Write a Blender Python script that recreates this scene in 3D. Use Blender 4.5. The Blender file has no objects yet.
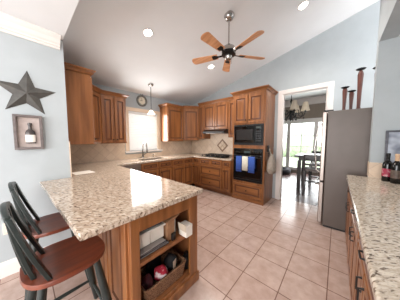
import bpy, bmesh, math, random
from mathutils import Vector, Matrix
random.seed(7)
PI = math.pi
C = bpy.context.scene.collection
sc = bpy.context.scene

def S(r, g, b):
    f = lambda c: (c/255/12.92) if c <= 10 else ((c/255+.055)/1.055)**2.4
    return (f(r), f(g), f(b), 1)

# ------------------------------------------------------------------ camera, world, lights, exposure
cam = bpy.data.cameras.new('camera'); cam.sensor_width = 36; cam.lens = 156/400*36; cam.clip_start = .02
co = bpy.data.objects.new('camera', cam); C.objects.link(co)
co.location = (0, 0, 1.35); co.rotation_euler = (math.radians(86.0), 0, math.radians(41.3))
sc.camera = co
vs = sc.view_settings
vs.view_transform = 'Standard'; vs.look = 'None'; vs.gamma = 1; vs.use_curve_mapping = False
vs.exposure = 0.22
sc.cycles.use_denoising = True
sc.cycles.max_bounces = 10; sc.cycles.diffuse_bounces = 6; sc.cycles.glossy_bounces = 4

w = bpy.data.worlds.new('daylight'); sc.world = w; w.use_nodes = True
bg = w.node_tree.nodes['Background']; bg.inputs[0].default_value = S(250, 250, 252); bg.inputs[1].default_value = 4.5

def area(name, loc, rot, sx, sy, power, col=(1, 1, 1)):
    l = bpy.data.lights.new(name, 'AREA'); l.shape = 'RECTANGLE'; l.size = sx; l.size_y = sy
    l.energy = power; l.color = col
    o = bpy.data.objects.new(name, l); C.objects.link(o); o.location = loc
    o.rotation_euler = Vector(rot).to_track_quat('-Z', 'Y').to_euler()
    return o
# added fill from behind and from the right; daylight through kitchen and dining windows
area('back_fill', (-.6, -2.85, 1.5), (-.2, 1, .03), 2.6, 2.0, 70, (1, .99, .975))  # soft fill added behind the camera, stands for assumed unseen windows
area('side_fill', (2.3, -1.75, 1.5), (-1, .42, -.05), 1.7, 1.7, 58, (1, .93, .87))  # warm fill added to lift the star wall and peninsula shelves, no window modelled
area('kitchen_window_daylight', (-3.57, 2.04, 1.55), (1, 0, -.05), .8, .9, 26, (1, .99, .98))
area('dining_daylight', (-.9, 7.15, 1.2), (0, -1, -.12), 2.2, 1.9, 55, (.93, .97, 1))

# ------------------------------------------------------------------ materials
def mat(name, col, rough=.5, metal=0, spec=.5, emit=None, es=0, coat=0):
    m = bpy.data.materials.new(name); m.use_nodes = True
    b = m.node_tree.nodes['Principled BSDF']
    b.inputs['Base Color'].default_value = col; b.inputs['Roughness'].default_value = rough
    b.inputs['Metallic'].default_value = metal; b.inputs['Specular IOR Level'].default_value = spec
    b.inputs['Coat Weight'].default_value = coat; b.inputs['Coat Roughness'].default_value = .15
    if emit: b.inputs['Emission Color'].default_value = emit; b.inputs['Emission Strength'].default_value = es
    return m
def nodes(m): return m.node_tree.nodes, m.node_tree.links, m.node_tree.nodes['Principled BSDF']
def ramp(N, stops):
    r = N.new('ShaderNodeValToRGB'); e = r.color_ramp.elements
    while len(e) < len(stops): e.new(.5)
    for k, (p, c) in enumerate(stops): e[k].position = p; e[k].color = c
    return r
def noisy(name, c1, c2, scale=(8, 8, 8), rough=.5, detail=3, bump=0, lo=.35, hi=.65, **kw):
    m = mat(name, c1, rough, **kw); N, L, b = nodes(m)
    t = N.new('ShaderNodeTexCoord'); mp = N.new('ShaderNodeMapping'); mp.inputs['Scale'].default_value = scale
    n = N.new('ShaderNodeTexNoise'); n.inputs['Scale'].default_value = 1; n.inputs['Detail'].default_value = detail
    r = ramp(N, [(lo, c1), (hi, c2)])
    L.new(t.outputs['Object'], mp.inputs[0]); L.new(mp.outputs[0], n.inputs['Vector']); L.new(n.outputs[0], r.inputs[0])
    L.new(r.outputs[0], b.inputs['Base Color'])
    if bump:
        bm_ = N.new('ShaderNodeBump'); bm_.inputs['Strength'].default_value = bump; bm_.inputs['Distance'].default_value = .01
        L.new(n.outputs[0], bm_.inputs['Height']); L.new(bm_.outputs[0], b.inputs['Normal'])
    return m

paint = noisy('blue_grey_paint', S(172, 179, 182), S(176, 183, 186), (6, 6, 6), .75)
paint_d = noisy('taupe_paint', S(142, 128, 116), S(146, 132, 120), (6, 6, 6), .8)
ceil_m = noisy('ceiling_paint', S(224, 226, 227), S(227, 229, 230), (3, 3, 3), .85)
glaze = mat('dark_glaze', S(96, 55, 31), .4)
trim_m = noisy('trim_paint', S(226, 219, 214), S(229, 222, 217), (4, 4, 4), .4)
wood = noisy('maple_wood', S(150, 96, 54), S(116, 70, 36), (14, 14, 1.3), .33, 5, .03, coat=.25)
wood_h = noisy('maple_wood_across', S(150, 96, 54), S(116, 70, 36), (1.3, 14, 14), .33, 5, .03, coat=.25)
wood_in = noisy('cabinet_inside', S(150, 95, 58), S(126, 76, 42), (12, 12, 2), .5, 4)
seat_m = noisy('cherry_seat', S(126, 62, 40), S(98, 45, 30), (22, 3, 10), .3, 5, coat=.3)
blade_m = noisy('oak_blade', S(220, 164, 122), S(192, 134, 92), (3, 26, 20), .4, 5)
dark_wood = noisy('espresso_wood', S(44, 32, 28), S(30, 22, 20), (5, 5, 30), .35)
black_paint = noisy('black_stool_paint', S(42, 50, 48), S(34, 41, 40), (20, 20, 4), .35)
steel = noisy('brushed_steel', S(160, 150, 143), S(148, 138, 132), (2, 2, 120), .34, 2, metal=.85)
fridge_side = noisy('fridge_side_paint', S(95, 84, 78), S(90, 80, 74), (5, 5, 5), .4, metal=.1)
chrome = mat('brushed_nickel', S(186, 182, 178), .22, 1)
black_gloss = mat('black_glass', S(9, 9, 10), .06, 0, .6)
black_met = mat('black_metal', S(22, 21, 22), .35, .3)
black_mat = mat('black_enamel', S(11, 11, 12), .4)
knob_m = mat('dark_bronze', S(48, 38, 32), .35, .8)
white_pl = mat('white_plastic', S(236, 232, 226), .4)
ivory = mat('ivory_plastic', S(226, 210, 196), .45)

def granite(name, c_base, c_mid, c_dark, stretch, rot=0):
    m = mat(name, c_base, .1, spec=.5); N, L, b = nodes(m)
    t = N.new('ShaderNodeTexCoord'); mp = N.new('ShaderNodeMapping')
    mp.inputs['Scale'].default_value = stretch; vr = N.new('ShaderNodeVectorRotate'); vr.rotation_type = 'Z_AXIS'; vr.inputs['Angle'].default_value = -rot
    L.new(t.outputs['Object'], vr.inputs['Vector']); L.new(vr.outputs[0], mp.inputs[0])
    def nz(s, d, stops):
        n = N.new('ShaderNodeTexNoise'); n.inputs['Scale'].default_value = s; n.inputs['Detail'].default_value = d
        L.new(mp.outputs[0], n.inputs['Vector']); r = ramp(N, stops); L.new(n.outputs[0], r.inputs[0]); return r
    W, K = (1, 1, 1, 1), (0, 0, 0, 1)
    r1 = nz(26, 4, [(.38, c_base), (.5, c_mid), (.6, c_base)])
    r2 = nz(44, 5, [(.54, K), (.63, W)])
    mx = N.new('ShaderNodeMix'); mx.data_type = 'RGBA'
    L.new(r2.outputs[0], mx.inputs[0]); L.new(r1.outputs[0], mx.inputs[6]); mx.inputs[7].default_value = c_dark
    r3 = nz(9, 3, [(.45, K), (.7, (.45, .45, .45, 1))])
    m2 = N.new('ShaderNodeMix'); m2.data_type = 'RGBA'
    L.new(r3.outputs[0], m2.inputs[0]); L.new(mx.outputs[2], m2.inputs[6]); m2.inputs[7].default_value = c_mid
    L.new(m2.outputs[2], b.inputs['Base Color'])
    return m
gran_l = granite('cream_granite', S(210, 196, 179), S(172, 151, 132), S(106, 86, 72), (.8, 1.7, 1), .7)
gran_r = granite('grey_granite', S(216, 205, 189), S(186, 170, 152), S(94, 78, 66), (.9, 2.0, 1), .75)

def tiles(name, c1, c2, grout, size, off, rot=0, axis='XY', mortar=.006, rough=.3, vein=.35):
    m = mat(name, c1, rough); N, L, b = nodes(m)
    t = N.new('ShaderNodeTexCoord'); src = t.outputs['Object']
    if axis != 'XY':
        sp = N.new('ShaderNodeSeparateXYZ'); cb = N.new('ShaderNodeCombineXYZ'); L.new(src, sp.inputs[0])
        L.new(sp.outputs[axis[0]], cb.inputs[0]); L.new(sp.outputs[axis[1]], cb.inputs[1]); src = cb.outputs[0]
    mp = N.new('ShaderNodeMapping'); mp.inputs['Location'].default_value = (off[0], off[1], 0)
    mp.inputs['Rotation'].default_value = (0, 0, rot); L.new(src, mp.inputs[0])
    br = N.new('ShaderNodeTexBrick'); br.offset = 0; br.squash = 1
    br.inputs['Scale'].default_value = 1; br.inputs['Brick Width'].default_value = size; br.inputs['Row Height'].default_value = size
    br.inputs['Mortar Size'].default_value = mortar; br.inputs['Mortar Smooth'].default_value = .3
    br.inputs['Color1'].default_value = c1; br.inputs['Color2'].default_value = c2; br.inputs['Mortar'].default_value = grout
    L.new(mp.outputs[0], br.inputs['Vector'])
    n = N.new('ShaderNodeTexNoise'); n.inputs['Scale'].default_value = 9; n.inputs['Detail'].default_value = 6
    n.inputs['Roughness'].default_value = .65
    L.new(t.outputs['Object'], n.inputs['Vector']); r = ramp(N, [(.35, (.78, .74, .71, 1)), (.65, (1.0, 1.0, 1.0, 1))]); L.new(n.outputs[0], r.inputs[0])
    mx = N.new('ShaderNodeMix'); mx.data_type = 'RGBA'; mx.blend_type = 'MULTIPLY'; mx.inputs[0].default_value = vein
    L.new(br.outputs['Color'], mx.inputs[6]); L.new(r.outputs[0], mx.inputs[7]); L.new(mx.outputs[2], b.inputs['Base Color'])
    bp = N.new('ShaderNodeBump'); bp.invert = True; bp.inputs['Strength'].default_value = .5; bp.inputs['Distance'].default_value = .002
    L.new(br.outputs['Fac'], bp.inputs['Height']); L.new(bp.outputs[0], b.inputs['Normal'])
    return m
floor_m = tiles('pink_beige_floor_tile', S(186, 161, 150), S(193, 170, 159), S(124, 96, 84), .326, (.333, -.116), mortar=.0045, rough=.2, vein=.9)
splash_x = tiles('travertine_wall_tile', S(232, 212, 190), S(220, 198, 174), S(200, 178, 156), .15, (.03, .02), PI/4, 'XZ', .003, .4, .5)
splash_y = tiles('travertine_wall_tile_side', S(232, 212, 190), S(220, 198, 174), S(200, 178, 156), .15, (.03, .02), PI/4, 'YZ', .003, .4, .5)
oak_floor = noisy('dark_plank_floor', S(104, 84, 80), S(84, 66, 64), (9, 1, 1), .25, 4)

# ------------------------------------------------------------------ mesh helpers
class M:
    def __init__(s): s.bm = bmesh.new()
    def quadgrid(s, rings, close=True, caps=(False, False)):
        vr = [[s.bm.verts.new(p) for p in r] for r in rings]
        for a, b in zip(vr, vr[1:]):
            n = len(a)
            for i in range(n if close else n-1):
                j = (i+1) % n
                try: s.bm.faces.new((a[i], a[j], b[j], b[i]))
                except ValueError: pass
        if caps[0]: s.bm.faces.new(list(reversed(vr[0])))
        if caps[1]: s.bm.faces.new(vr[-1])
        return s
    def box(s, x0, x1, y0, y1, z0, z1, rot=None, piv=None):
        P = [Vector(p) for p in ((x0, y0, z0), (x1, y0, z0), (x1, y1, z0), (x0, y1, z0), (x0, y0, z1), (x1, y0, z1), (x1, y1, z1), (x0, y1, z1))]
        if rot is not None:
            pv = Vector(piv) if piv else Vector(((x0+x1)/2, (y0+y1)/2, (z0+z1)/2))
            P = [pv + rot @ (p-pv) for p in P]
        v = [s.bm.verts.new(p) for p in P]
        for f in ((3, 2, 1, 0), (4, 5, 6, 7), (0, 1, 5, 4), (1, 2, 6, 5), (2, 3, 7, 6), (3, 0, 4, 7)): s.bm.faces.new([v[i] for i in f])
        return s
    def tube(s, pts, rads, n=12, caps=True):
        pts = [Vector(p) for p in pts]
        if not hasattr(rads, '__len__'): rads = [rads]*len(pts)
        rings = []; prev = None
        for i, p in enumerate(pts):
            d = (pts[min(i+1, len(pts)-1)] - pts[max(i-1, 0)]).normalized()
            u = d.orthogonal().normalized() if prev is None else (prev - d*prev.dot(d)).normalized()
            prev = u; v = d.cross(u)
            rings.append([p + (u*math.cos(2*PI*k/n) + v*math.sin(2*PI*k/n))*rads[i] for k in range(n)])
        return s.quadgrid(rings, True, (caps, caps))
    def lathe(s, prof, c=(0, 0, 0), n=24, axis=None):
        R = Vector(axis).to_track_quat('Z', 'Y').to_matrix() if axis else Matrix.Identity(3)
        c = Vector(c)
        rings = [[c + R @ Vector((max(r, .0004)*math.cos(2*PI*k/n), max(r, .0004)*math.sin(2*PI*k/n), z)) for k in range(n)] for r, z in prof]
        return s.quadgrid(rings, True, (True, True))
    def prism(s, pts, d):   # planar outline extruded by vector d
        d = Vector(d)
        return s.quadgrid([[Vector(p) for p in pts], [Vector(p)+d for p in pts]], True, (True, True))
    def ball(s, c, r, n=14, sc3=(1, 1, 1)):
        m = max(6, n//2); c = Vector(c)
        rings = [[c+Vector((max(math.sin(PI*i/m), .004)*math.cos(2*PI*k/n)*r*sc3[0], max(math.sin(PI*i/m), .004)*math.sin(2*PI*k/n)*r*sc3[1], -math.cos(PI*i/m)*r*sc3[2])) for k in range(n)] for i in range(m+1)]
        return s.quadgrid(rings, True, (True, True))
    def torus(s, c, R, r, axis=(0, 0, 1), n=28, k=10):
        Q = Vector(axis).to_track_quat('Z', 'Y').to_matrix(); c = Vector(c)
        rings = [[c + Q @ Vector(((R+r*math.cos(2*PI*j/k))*math.cos(2*PI*i/n), (R+r*math.cos(2*PI*j/k))*math.sin(2*PI*i/n), r*math.sin(2*PI*j/k))) for j in range(k)] for i in range(n+1)]
        return s.quadgrid(rings, True)
    def panel(s, x0, x1, z0, z1, y=0., t=.02, fr=.055):  # raised-panel front facing -Y, back at y
        def ring(ins, yy): return [(x0+ins, yy, z0+ins), (x1-ins, yy, z0+ins), (x1-ins, yy, z1-ins), (x0+ins, yy, z1-ins)]
        f = min(fr, (x1-x0)*.24, (z1-z0)*.27)
        s.grooves = getattr(s, 'grooves', []) + [(x0+f-.002, x1-f+.002, z0+f-.002, z1-f+.002, y-t*.5)]
        return s.quadgrid([ring(0, y), ring(0, y-t*.8), ring(.004, y-t), ring(f, y-t), ring(f+.008, y-t*.35), ring(f+.014, y-t*.35), ring(f+.034, y-t*.9), ring(f+.036, y-t*.9)], True, (True, True))

SMOOTH = 40
def build(name, m, material, parent=None, bev=0, smooth=True, subd=0, loc=None):
    bm_ = m.bm
    bmesh.ops.remove_doubles(bm_, verts=bm_.verts, dist=1e-6)
    bmesh.ops.recalc_face_normals(bm_, faces=bm_.faces)
    me = bpy.data.meshes.new(name); bm_.to_mesh(me); bm_.free()
    o = bpy.data.objects.new(name, me); C.objects.link(o)
    me.materials.append(material)
    if getattr(m, 'grooves', None):
        me.materials.append(glaze)
        for p in me.polygons:
            for (a, b_, c_, d_, yy) in m.grooves:
                if a < p.center.x < b_ and c_ < p.center.z < d_ and sum(me.vertices[i].co.y > yy for i in p.vertices) >= 2 and p.normal.y < .5 and max(abs(p.normal.x), abs(p.normal.z)) < 2 and p.center.y < yy+.012 and len(p.vertices) == 4 and not (min(me.vertices[i].co.y for i in p.vertices) < yy-.03):
                    if all(a-.001 < me.vertices[i].co.x < b_+.001 for i in p.vertices): p.material_index = 1
    if loc is not None: o.location = loc
    if parent: o.parent = parent
    if bev:
        b = o.modifiers.new('soft_edges', 'BEVEL'); b.width = bev; b.segments = 2; b.limit_method = 'ANGLE'; b.angle_limit = math.radians(40)
    if subd:
        sd = o.modifiers.new('smooth', 'SUBSURF'); sd.levels = subd; sd.render_levels = subd
    if smooth:
        for p in me.polygons: p.use_smooth = True
        me.set_sharp_from_angle(angle=math.radians(SMOOTH))
    return o
def tag(o, label, cat, group=None, kind=None):
    o['label'] = label; o['category'] = cat
    if group: o['group'] = group
    if kind: o['kind'] = kind
    return o
def thing(name, label, cat, loc=(0, 0, 0), rz=0, group=None):
    o = bpy.data.objects.new(name, None); C.objects.link(o); o.empty_display_size = .1
    o.location = loc; o.rotation_euler = (0, 0, rz)
    return tag(o, label, cat, group)
def struct(name, m, material, label=None, parent=None, **kw):
    o = build(name, m, material, parent, smooth=False, **kw)
    if not parent:
        o['kind'] = 'structure'; o['category'] = name.split('_')[0]
        o['label'] = label or name.replace('_', ' ')
    return o
def copy_thing(root, loc, rz=None, label=None):
    r = root.copy(); C.objects.link(r); r.location = loc
    if rz is not None: r.rotation_euler = (0, 0, rz)
    if label: r['label'] = label
    for ch in root.children:
        c = ch.copy(); C.objects.link(c); c.parent = r
        for g in ch.children:
            d = g.copy(); C.objects.link(d); d.parent = c
    return r

# ------------------------------------------------------------------ the setting
XW, YS, XS, YN, XR = -3.65, 3.74, -2.40, .365, .31
vz = lambda x: 2.44 + .257*(x-XW)
struct('floor', M().box(-3.8, 2.6, -3.1, 3.86, -.06, 0), floor_m, 'pink beige square floor tiles with brown grout across the kitchen')
struct('floor_dining', M().box(-3.4, 1.6, 3.86, 7.5, -.06, -.001), oak_floor, 'dark glossy wood floor of the dining room beyond the doorway')
# left wall with the star, ends at a corner; short wall behind the uppers; window wall; stove wall
struct('wall_left', M().box(XS-.12, XS, -3.1, YN, 0, 2.62), paint, 'pale blue grey wall carrying the metal star')
struct('wall_near', M().box(XW-.12, XS-.12, YN-.12, YN, 0, 2.62), paint, 'short wall behind the leftmost upper cabinet')
wy0, wy1, wz0, wz1 = 1.64, 2.45, 1.075, 2.005
struct('wall_window', M().box(XW-.14, XW, YN-.12, wy0, 0, 2.75).box(XW-.14, XW, wy1, YS+.12, 0, 2.75).box(XW-.14, XW, wy0, wy1, 0, wz0).box(XW-.14, XW, wy0, wy1, wz1, 2.75), paint, 'wall with the kitchen window over the sink')
dx0, dx1, dz = -.92, -.17, 2.30
struct('wall_stove', M().box(XW-.12, dx0, YS, YS+.12, 0, 3.7).box(dx1, 1.1, YS, YS+.12, 0, 3.7).box(dx0, dx1, YS, YS+.12, dz, 3.7), paint, 'blue grey wall behind the cooktop and around the dining doorway')
struct('wall_stub', M().box(XR, .9, 2.78, 2.90, 0, 3.7), paint, 'short wall end behind the wine bottles')
struct('wall_header', M().box(XR, XR+.14, YN-.1, 2.78, 2.47, 3.75), paint, 'white blue upper wall over the right hand counter')
struct('wall_right', M().box(.80, .92, -.75, 2.78, 0, 2.47), paint, 'wall behind the right hand counter')
struct('wall_back', M().box(XS-.12, -2.3, -3.1, -2.98, 0, 2.62).box(.6, 2.6, -3.1, -2.98, 0, 2.62).box(-2.3, .6, -3.1, -2.98, 2.35, 2.62), paint, 'wall with the patio opening behind the camera')
t_ = .1
struct('ceiling_vault', M().prism([(XW-.14, YN-.12, vz(XW-.14)), (1.1, YN-.12, vz(1.1)), (1.1, YN-.12, vz(1.1)+t_), (XW-.14, YN-.12, vz(XW-.14)+t_)], (0, YS-YN+.26, 0)), ceil_m, 'sloping off-white vaulted kitchen ceiling')
struct('ceiling_low', M().box(XS-.12, XR, -3.1, YN, 2.475, 2.60), ceil_m, 'flat white ceiling on the left by the star wall')
struct('ceiling_niche', M().box(XR, 2.6, -3.1, YN-.1, 2.475, 2.6).box(XR+.14, .9, YN-.1, 2.78, 2.47, 2.56), ceil_m, 'flat ceiling over the right hand counter')
struct('wall_soffit', M().box(XS-.12, XR, YN-.1, YN, 2.60, 3.6), paint, 'drop wall where the flat ceiling meets the vault')
# crown moulding and baseboard on the star wall
cp = [(0, 0), (.105, 0), (.105, -.012), (.085, -.03), (.07, -.04), (.05, -.07), (.03, -.085), (.03, -.098), (.014, -.105), (.014, -.125), (0, -.125)]
struct('trim_1', M().prism([(XS+x, -3.0, 2.475+z) for x, z in cp], (0, 3.0+YN-.03, 0)), trim_m, 'white crown moulding above the metal star')
struct('baseboard_left', M().prism([(XS+x, -3.0, z) for x, z in [(0, 0), (.018, 0), (.018, .12), (.01, .14), (0, .15)]], (0, 3.0+YN, 0)), trim_m, 'white baseboard under the star wall')
# dining room shell
struct('wall_dining', M().box(-3.4, -2.05, 7.3, 7.42, 0, 2.9).box(-2.05, .25, 7.3, 7.42, 2.05, 2.9).box(.25, 1.6, 7.3, 7.42, 0, 2.9).box(-2.05, .25, 7.3, 7.42, 0, .1)
       .box(-3.5, -3.4, 3.86, 7.42, 0, 2.9).box(1.6, 1.7, 3.86, 7.42, 0, 2.9), paint_d, 'taupe walls of the dining room')
struct('ceiling_dining', M().box(-3.5, 1.7, 3.86, 7.42, 2.9, 3.0), ceil_m, 'white dining room ceiling')
struct('trim_2', M().prism([(-3.4, 7.3-x, 2.9+z*1.9) for x, z in cp], (5, 0, 0)), trim_m, 'cream crown moulding along the dining room ceiling')
# doorway casing
cw = .085
struct('trim_3', M().box(dx0-cw, dx0, YS-.022, YS, 0, dz+cw).box(dx1, dx1+cw, YS-.022, YS, 0, dz+cw).box(dx0, dx1, YS-.022, YS, dz, dz+cw)
       .box(dx0, dx0+.018, YS, YS+.12, 0, dz).box(dx1-.018, dx1, YS, YS+.12, 0, dz).box(dx0+.018, dx1-.018, YS, YS+.12, dz-.018, dz), trim_m, 'white casing around the dining doorway', bev=.004)
# backsplash
struct('trim_4', M().box(XW+.002, -1.8, YS-.012, YS, .89, 1.62), splash_x, 'beige diagonal tile backsplash behind the cooktop')
struct('trim_5', M().box(XW, XW+.012, YN, wy0-.09, .89, 1.42).box(XW, XW+.012, wy1+.09, YS-.012, .89, 1.42).box(XW, XW+.012, wy0-.09, wy1+.09, .89, .995), splash_y, 'beige tile backsplash under and beside the kitchen window')
struct('trim_6', M().box(XW+.012, XS, YN, YN+.012, .89, 1.32), splash_x, 'beige tile backsplash under the leftmost upper cabinet')
struct('trim_7', M().box(XR, .78, 2.766, 2.78, .89, 1.07).box(XR-.004, XR, 2.766, 2.90, .89, 1.07), splash_x, 'short beige tile splash at the end of the right counter')

# kitchen window: casing, sill, pane, blind
win = M().box(XW, XW+.02, wy0-.075, wy0, wz0-.02, wz1+.08).box(XW, XW+.02, wy1, wy1+.075, wz0-.02, wz1+.08).box(XW, XW+.02, wy0, wy1, wz1, wz1+.08)
win.box(XW-.14, XW, wy0, wy0+.015, wz0, wz1).box(XW-.14, XW, wy1-.015, wy1, wz0, wz1)
wf = struct('window_1', win, noisy('warm_cream_trim', S(224, 202, 178), S(228, 208, 184), (4, 4, 4), .45), 'white framed kitchen window over the sink', bev=.003)
build('window_sill', M().box(XW-.12, XW+.06, wy0-.1, wy1+.1, wz0-.045, wz0-.01), trim_m, wf, bev=.006)
glow = mat('daylit_pane', S(255, 255, 255), .3, emit=(1, 1, 1, 1), es=.9)
build('pane', M().box(XW-.125, XW-.115, wy0+.015, wy1-.015, wz0, wz1), glow, wf)
blind_m = mat('white_blind', S(244, 244, 242), .5)
N, L, b = nodes(blind_m)
tr = N.new('ShaderNodeBsdfTranslucent'); tr.inputs[0].default_value = S(250, 250, 250); mx = N.new('ShaderNodeMixShader'); mx.inputs[0].default_value = .5
L.new(b.outputs[0], mx.inputs[1]); L.new(tr.outputs[0], mx.inputs[2]); L.new(mx.outputs[0], N['Material Output'].inputs[0])
blind = thing('window_blind', 'white slatted blind hanging in the kitchen window', 'blind', (XW-.045, (wy0+wy1)/2, wz0))
hw = (wy1-wy0)/2-.02
build('headrail', M().box(-.03, .03, -hw, hw, wz1-wz0-.045, wz1-wz0-.002), blind_m, blind, bev=.004)
sl = M(); nsl = 22
for k in range(nsl):
    z = .03 + k*(wz1-wz0-.09)/(nsl-1)
    sl.box(-.024, .024, -hw, hw, z-.0015, z+.0015, Matrix.Rotation(math.radians(52), 3, 'Y'))
build('slats', sl, blind_m, blind, smooth=False)
build('bottom_rail', M().box(-.024, .024, -hw, hw, 0, .016), blind_m, blind, bev=.003)

# dining windows
def dwin(n, x0, x1, lab):
    z0, z1 = .10, 2.05
    m = M().box(x0, x0+.06, 7.26, 7.36, z0, z1).box(x1-.06, x1, 7.26, 7.36, z0, z1).box(x0+.06, x1-.06, 7.26, 7.36, z1-.07, z1).box(x0+.06, x1-.06, 7.26, 7.36, z0, z0+.1)
    m.box((x0+x1)/2-.012, (x0+x1)/2+.012, 7.29, 7.32, z0+.1, z1-.07)
    for zz in (.62, 1.05, 1.5): m.box(x0+.06, x1-.06, 7.292, 7.318, zz-.01, zz+.01)
    o = struct(f'window_{n}', m, trim_m, lab)
    g = bpy.data.materials.get('clear_glass')
    if not g:
        g = bpy.data.materials.new('clear_glass'); g.use_nodes = True; NN, LL = g.node_tree.nodes, g.node_tree.links
        NN.remove(NN['Principled BSDF']); a = NN.new('ShaderNodeBsdfTransparent'); a.inputs[0].default_value = (.96, .98, .97, 1); q = NN.new('ShaderNodeBsdfGlossy'); q.inputs['Roughness'].default_value = .02
        mm = NN.new('ShaderNodeMixShader'); mm.inputs[0].default_value = .06; LL.new(a.outputs[0], mm.inputs[1]); LL.new(q.outputs[0], mm.inputs[2]); LL.new(mm.outputs[0], NN['Material Output'].inputs[0])
    build('pane', M().box(x0+.055, x1-.055, 7.30, 7.306, z0+.095, z1-.065), g, o)
dwin(2, -2.05, -1.52, 'left window of the dining room')
dwin(3, -1.52, -.62, 'wide middle window of the dining room')
dwin(4, -.62, .25, 'right window of the dining room')
struct('trim_8', M().box(-2.15, .35, 7.262, 7.3, 2.05, 2.14), trim_m, 'white head casing over the dining windows')
# garden seen through them
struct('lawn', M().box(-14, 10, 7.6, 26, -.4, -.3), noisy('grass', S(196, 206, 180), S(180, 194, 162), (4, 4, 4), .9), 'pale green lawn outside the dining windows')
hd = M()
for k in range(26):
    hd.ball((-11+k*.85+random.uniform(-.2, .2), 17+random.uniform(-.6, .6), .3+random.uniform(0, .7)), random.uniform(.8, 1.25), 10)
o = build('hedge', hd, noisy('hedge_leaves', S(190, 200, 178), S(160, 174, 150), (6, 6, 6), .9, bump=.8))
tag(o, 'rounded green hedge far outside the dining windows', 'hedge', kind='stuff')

# ------------------------------------------------------------------ cabinets
def knob(parent, x, z, y=-.02, r=.014):
    return build('knob', M().lathe([(.005, 0), (.005, .012), (r, .016), (r*1.05, .024), (r*.6, .03), (.001, .031)], (x, y, z), 12, (0, -1, 0)), knob_m, parent)
def crown(parent, wd, d, z, sides=(1, 1), nm='crown_moulding'):
    prof = [(0, 0), (.012, .0), (.018, .014), (.04, .04), (.055, .048), (.055, .064), (0, .064)]
    m = M(); e0 = .055 if sides[0] else 0; e1 = .055 if sides[1] else 0
    rings = []
    for o_, zz in prof:
        a, b_ = (o_ if sides[0] else 0), (o_ if sides[1] else 0)
        rings.append([(-a, d, z+zz), (-a, -o_, z+zz), (wd+b_, -o_, z+zz), (wd+b_, d, z+zz)])
    m.quadgrid(rings, True, (True, True))
    return build(nm, m, wood_h, parent)
def front_place(p0, p1):
    a = math.atan2(p1[1]-p0[1], p1[0]-p0[0]); return a, math.hypot(p1[0]-p0[0], p1[1]-p0[1])
def upper(label, p0, p1, d, z0, z1, ndoors=2, cr=(0, 0), knob_side='in', doors=True):
    a, wd = front_place(p0, p1)
    t = thing('upper_cabinet', label, 'cabinet', (p0[0], p0[1], z0), a, 'upper cabinets')
    h = z1-z0
    build('body', M().box(0.001, wd-.001, 0, d, 0, h), wood, t, bev=.003)
    if doors:
        g = .012; dw = (wd-g*(ndoors+1))/ndoors
        for k in range(ndoors):
            x0 = g+k*(dw+g)
            dd = build('door', M().panel(x0, x0+dw, .018, h-.03), wood, t)
            right = (k == 0) if ndoors == 2 else (knob_side == 'r')
            knob(dd, x0+dw-.03 if right else x0+.03, .075)
    crown(t, wd, d, h, cr)
    return t
def base(label, p0, p1, d, rows, ztop=.85, toe=.1, name='base_cabinet', hand=knob, hollow=False):
    a, wd = front_place(p0, p1)
    t = thing(name, label, 'cabinet', (p0[0], p0[1], 0), a, 'base cabinets')
    bx_ = M().box(.001, wd-.001, 0, d, toe, .6 if hollow else ztop)
    if hollow: bx_.box(.001, wd-.001, 0, .02, .6, ztop)
    build('body', bx_, wood, t, bev=.003)
    build('toe_kick', M().box(.001, wd-.001, .07, .09, 0, toe), wood_h, t)
    for kind, z0, z1, n in rows:
        g = .014; dw = (wd-g*(n+1))/n
        for k in range(n):
            x0 = g+k*(dw+g)
            if kind == 'drawer':
                dd = build('drawer', M().panel(x0, x0+dw, z0, z1, fr=.03), wood_h, t); hand(dd, x0+dw/2, (z0+z1)/2)
            else:
                dd = build('door', M().panel(x0, x0+dw, z0, z1), wood, t)
                hand(dd, x0+dw-.035 if (k == 0 and n == 2) else x0+.035, z1-.07)
    return t

ZB, ZT = 1.33, 2.27
# near wall upper: only its plain right-hand end shows
t = upper('plain-ended wall cabinet hung against the end of the star wall', (-2.72, .70), (-3.04, .70), .33, 1.275, 2.27, 1, (1, 0))
upper('angled corner wall cabinet left of the kitchen window, partly hidden', (-3.04, .70), (-3.32, .98), .05, ZB-.06, 2.19, 1, (0, 0))
upper('two-door wall cabinet immediately left of the kitchen window', (-3.32, .98), (-3.32, 1.455), .325, ZB-.065, 2.185, 2, (0, 1))
upper('one-door wall cabinet immediately right of the kitchen window', (-3.32, 2.50), (-3.32, 3.05), .325, ZB-.04, 2.20, 1, (1, 0), 'r')
upper('angled corner wall cabinet between window wall and stove wall', (-3.32, 3.05), (-3.04, 3.41), .05, ZB-.02, 2.22, 1, (0, 0), 'r')
upper('slim wall cabinet between the corner cabinet and the range hood', (-3.04, 3.41), (-2.86, 3.41), .328, ZB+.03, 2.30, 1, (0, 0), 'r')
upper('short two-door wall cabinet mounted over the black range hood', (-2.86, 3.41), (-2.06, 3.41), .328, 1.60, 2.30, 2, (0, 0))
upper('narrow wall cabinet squeezed between range hood and tall oven cabinet', (-2.06, 3.41), (-1.81, 3.41), .328, ZB+.06, 2.30, 1, (0, 0), 'r')

# window run of base cabinets (fronts face +X)
XF, YF = -3.0, 3.12
dr = ('drawer', .69, .835, 1)
base('base cabinet with false drawer front beside the dishwasher', (XF, 1.58), (XF, 1.995), .62, [dr, ('door', .12, .67, 1)], hollow=True)
base('base cabinet under the right half of the sink', (XF, 2.0), (XF, 2.365), .62, [dr, ('door', .12, .67, 1)], hollow=True)
base('base cabinet in the corner, last one along the window wall', (XF, 2.37), (XF, 3.115), .62, [('drawer', .69, .835, 2), ('door', .12, .67, 2)])
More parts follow.
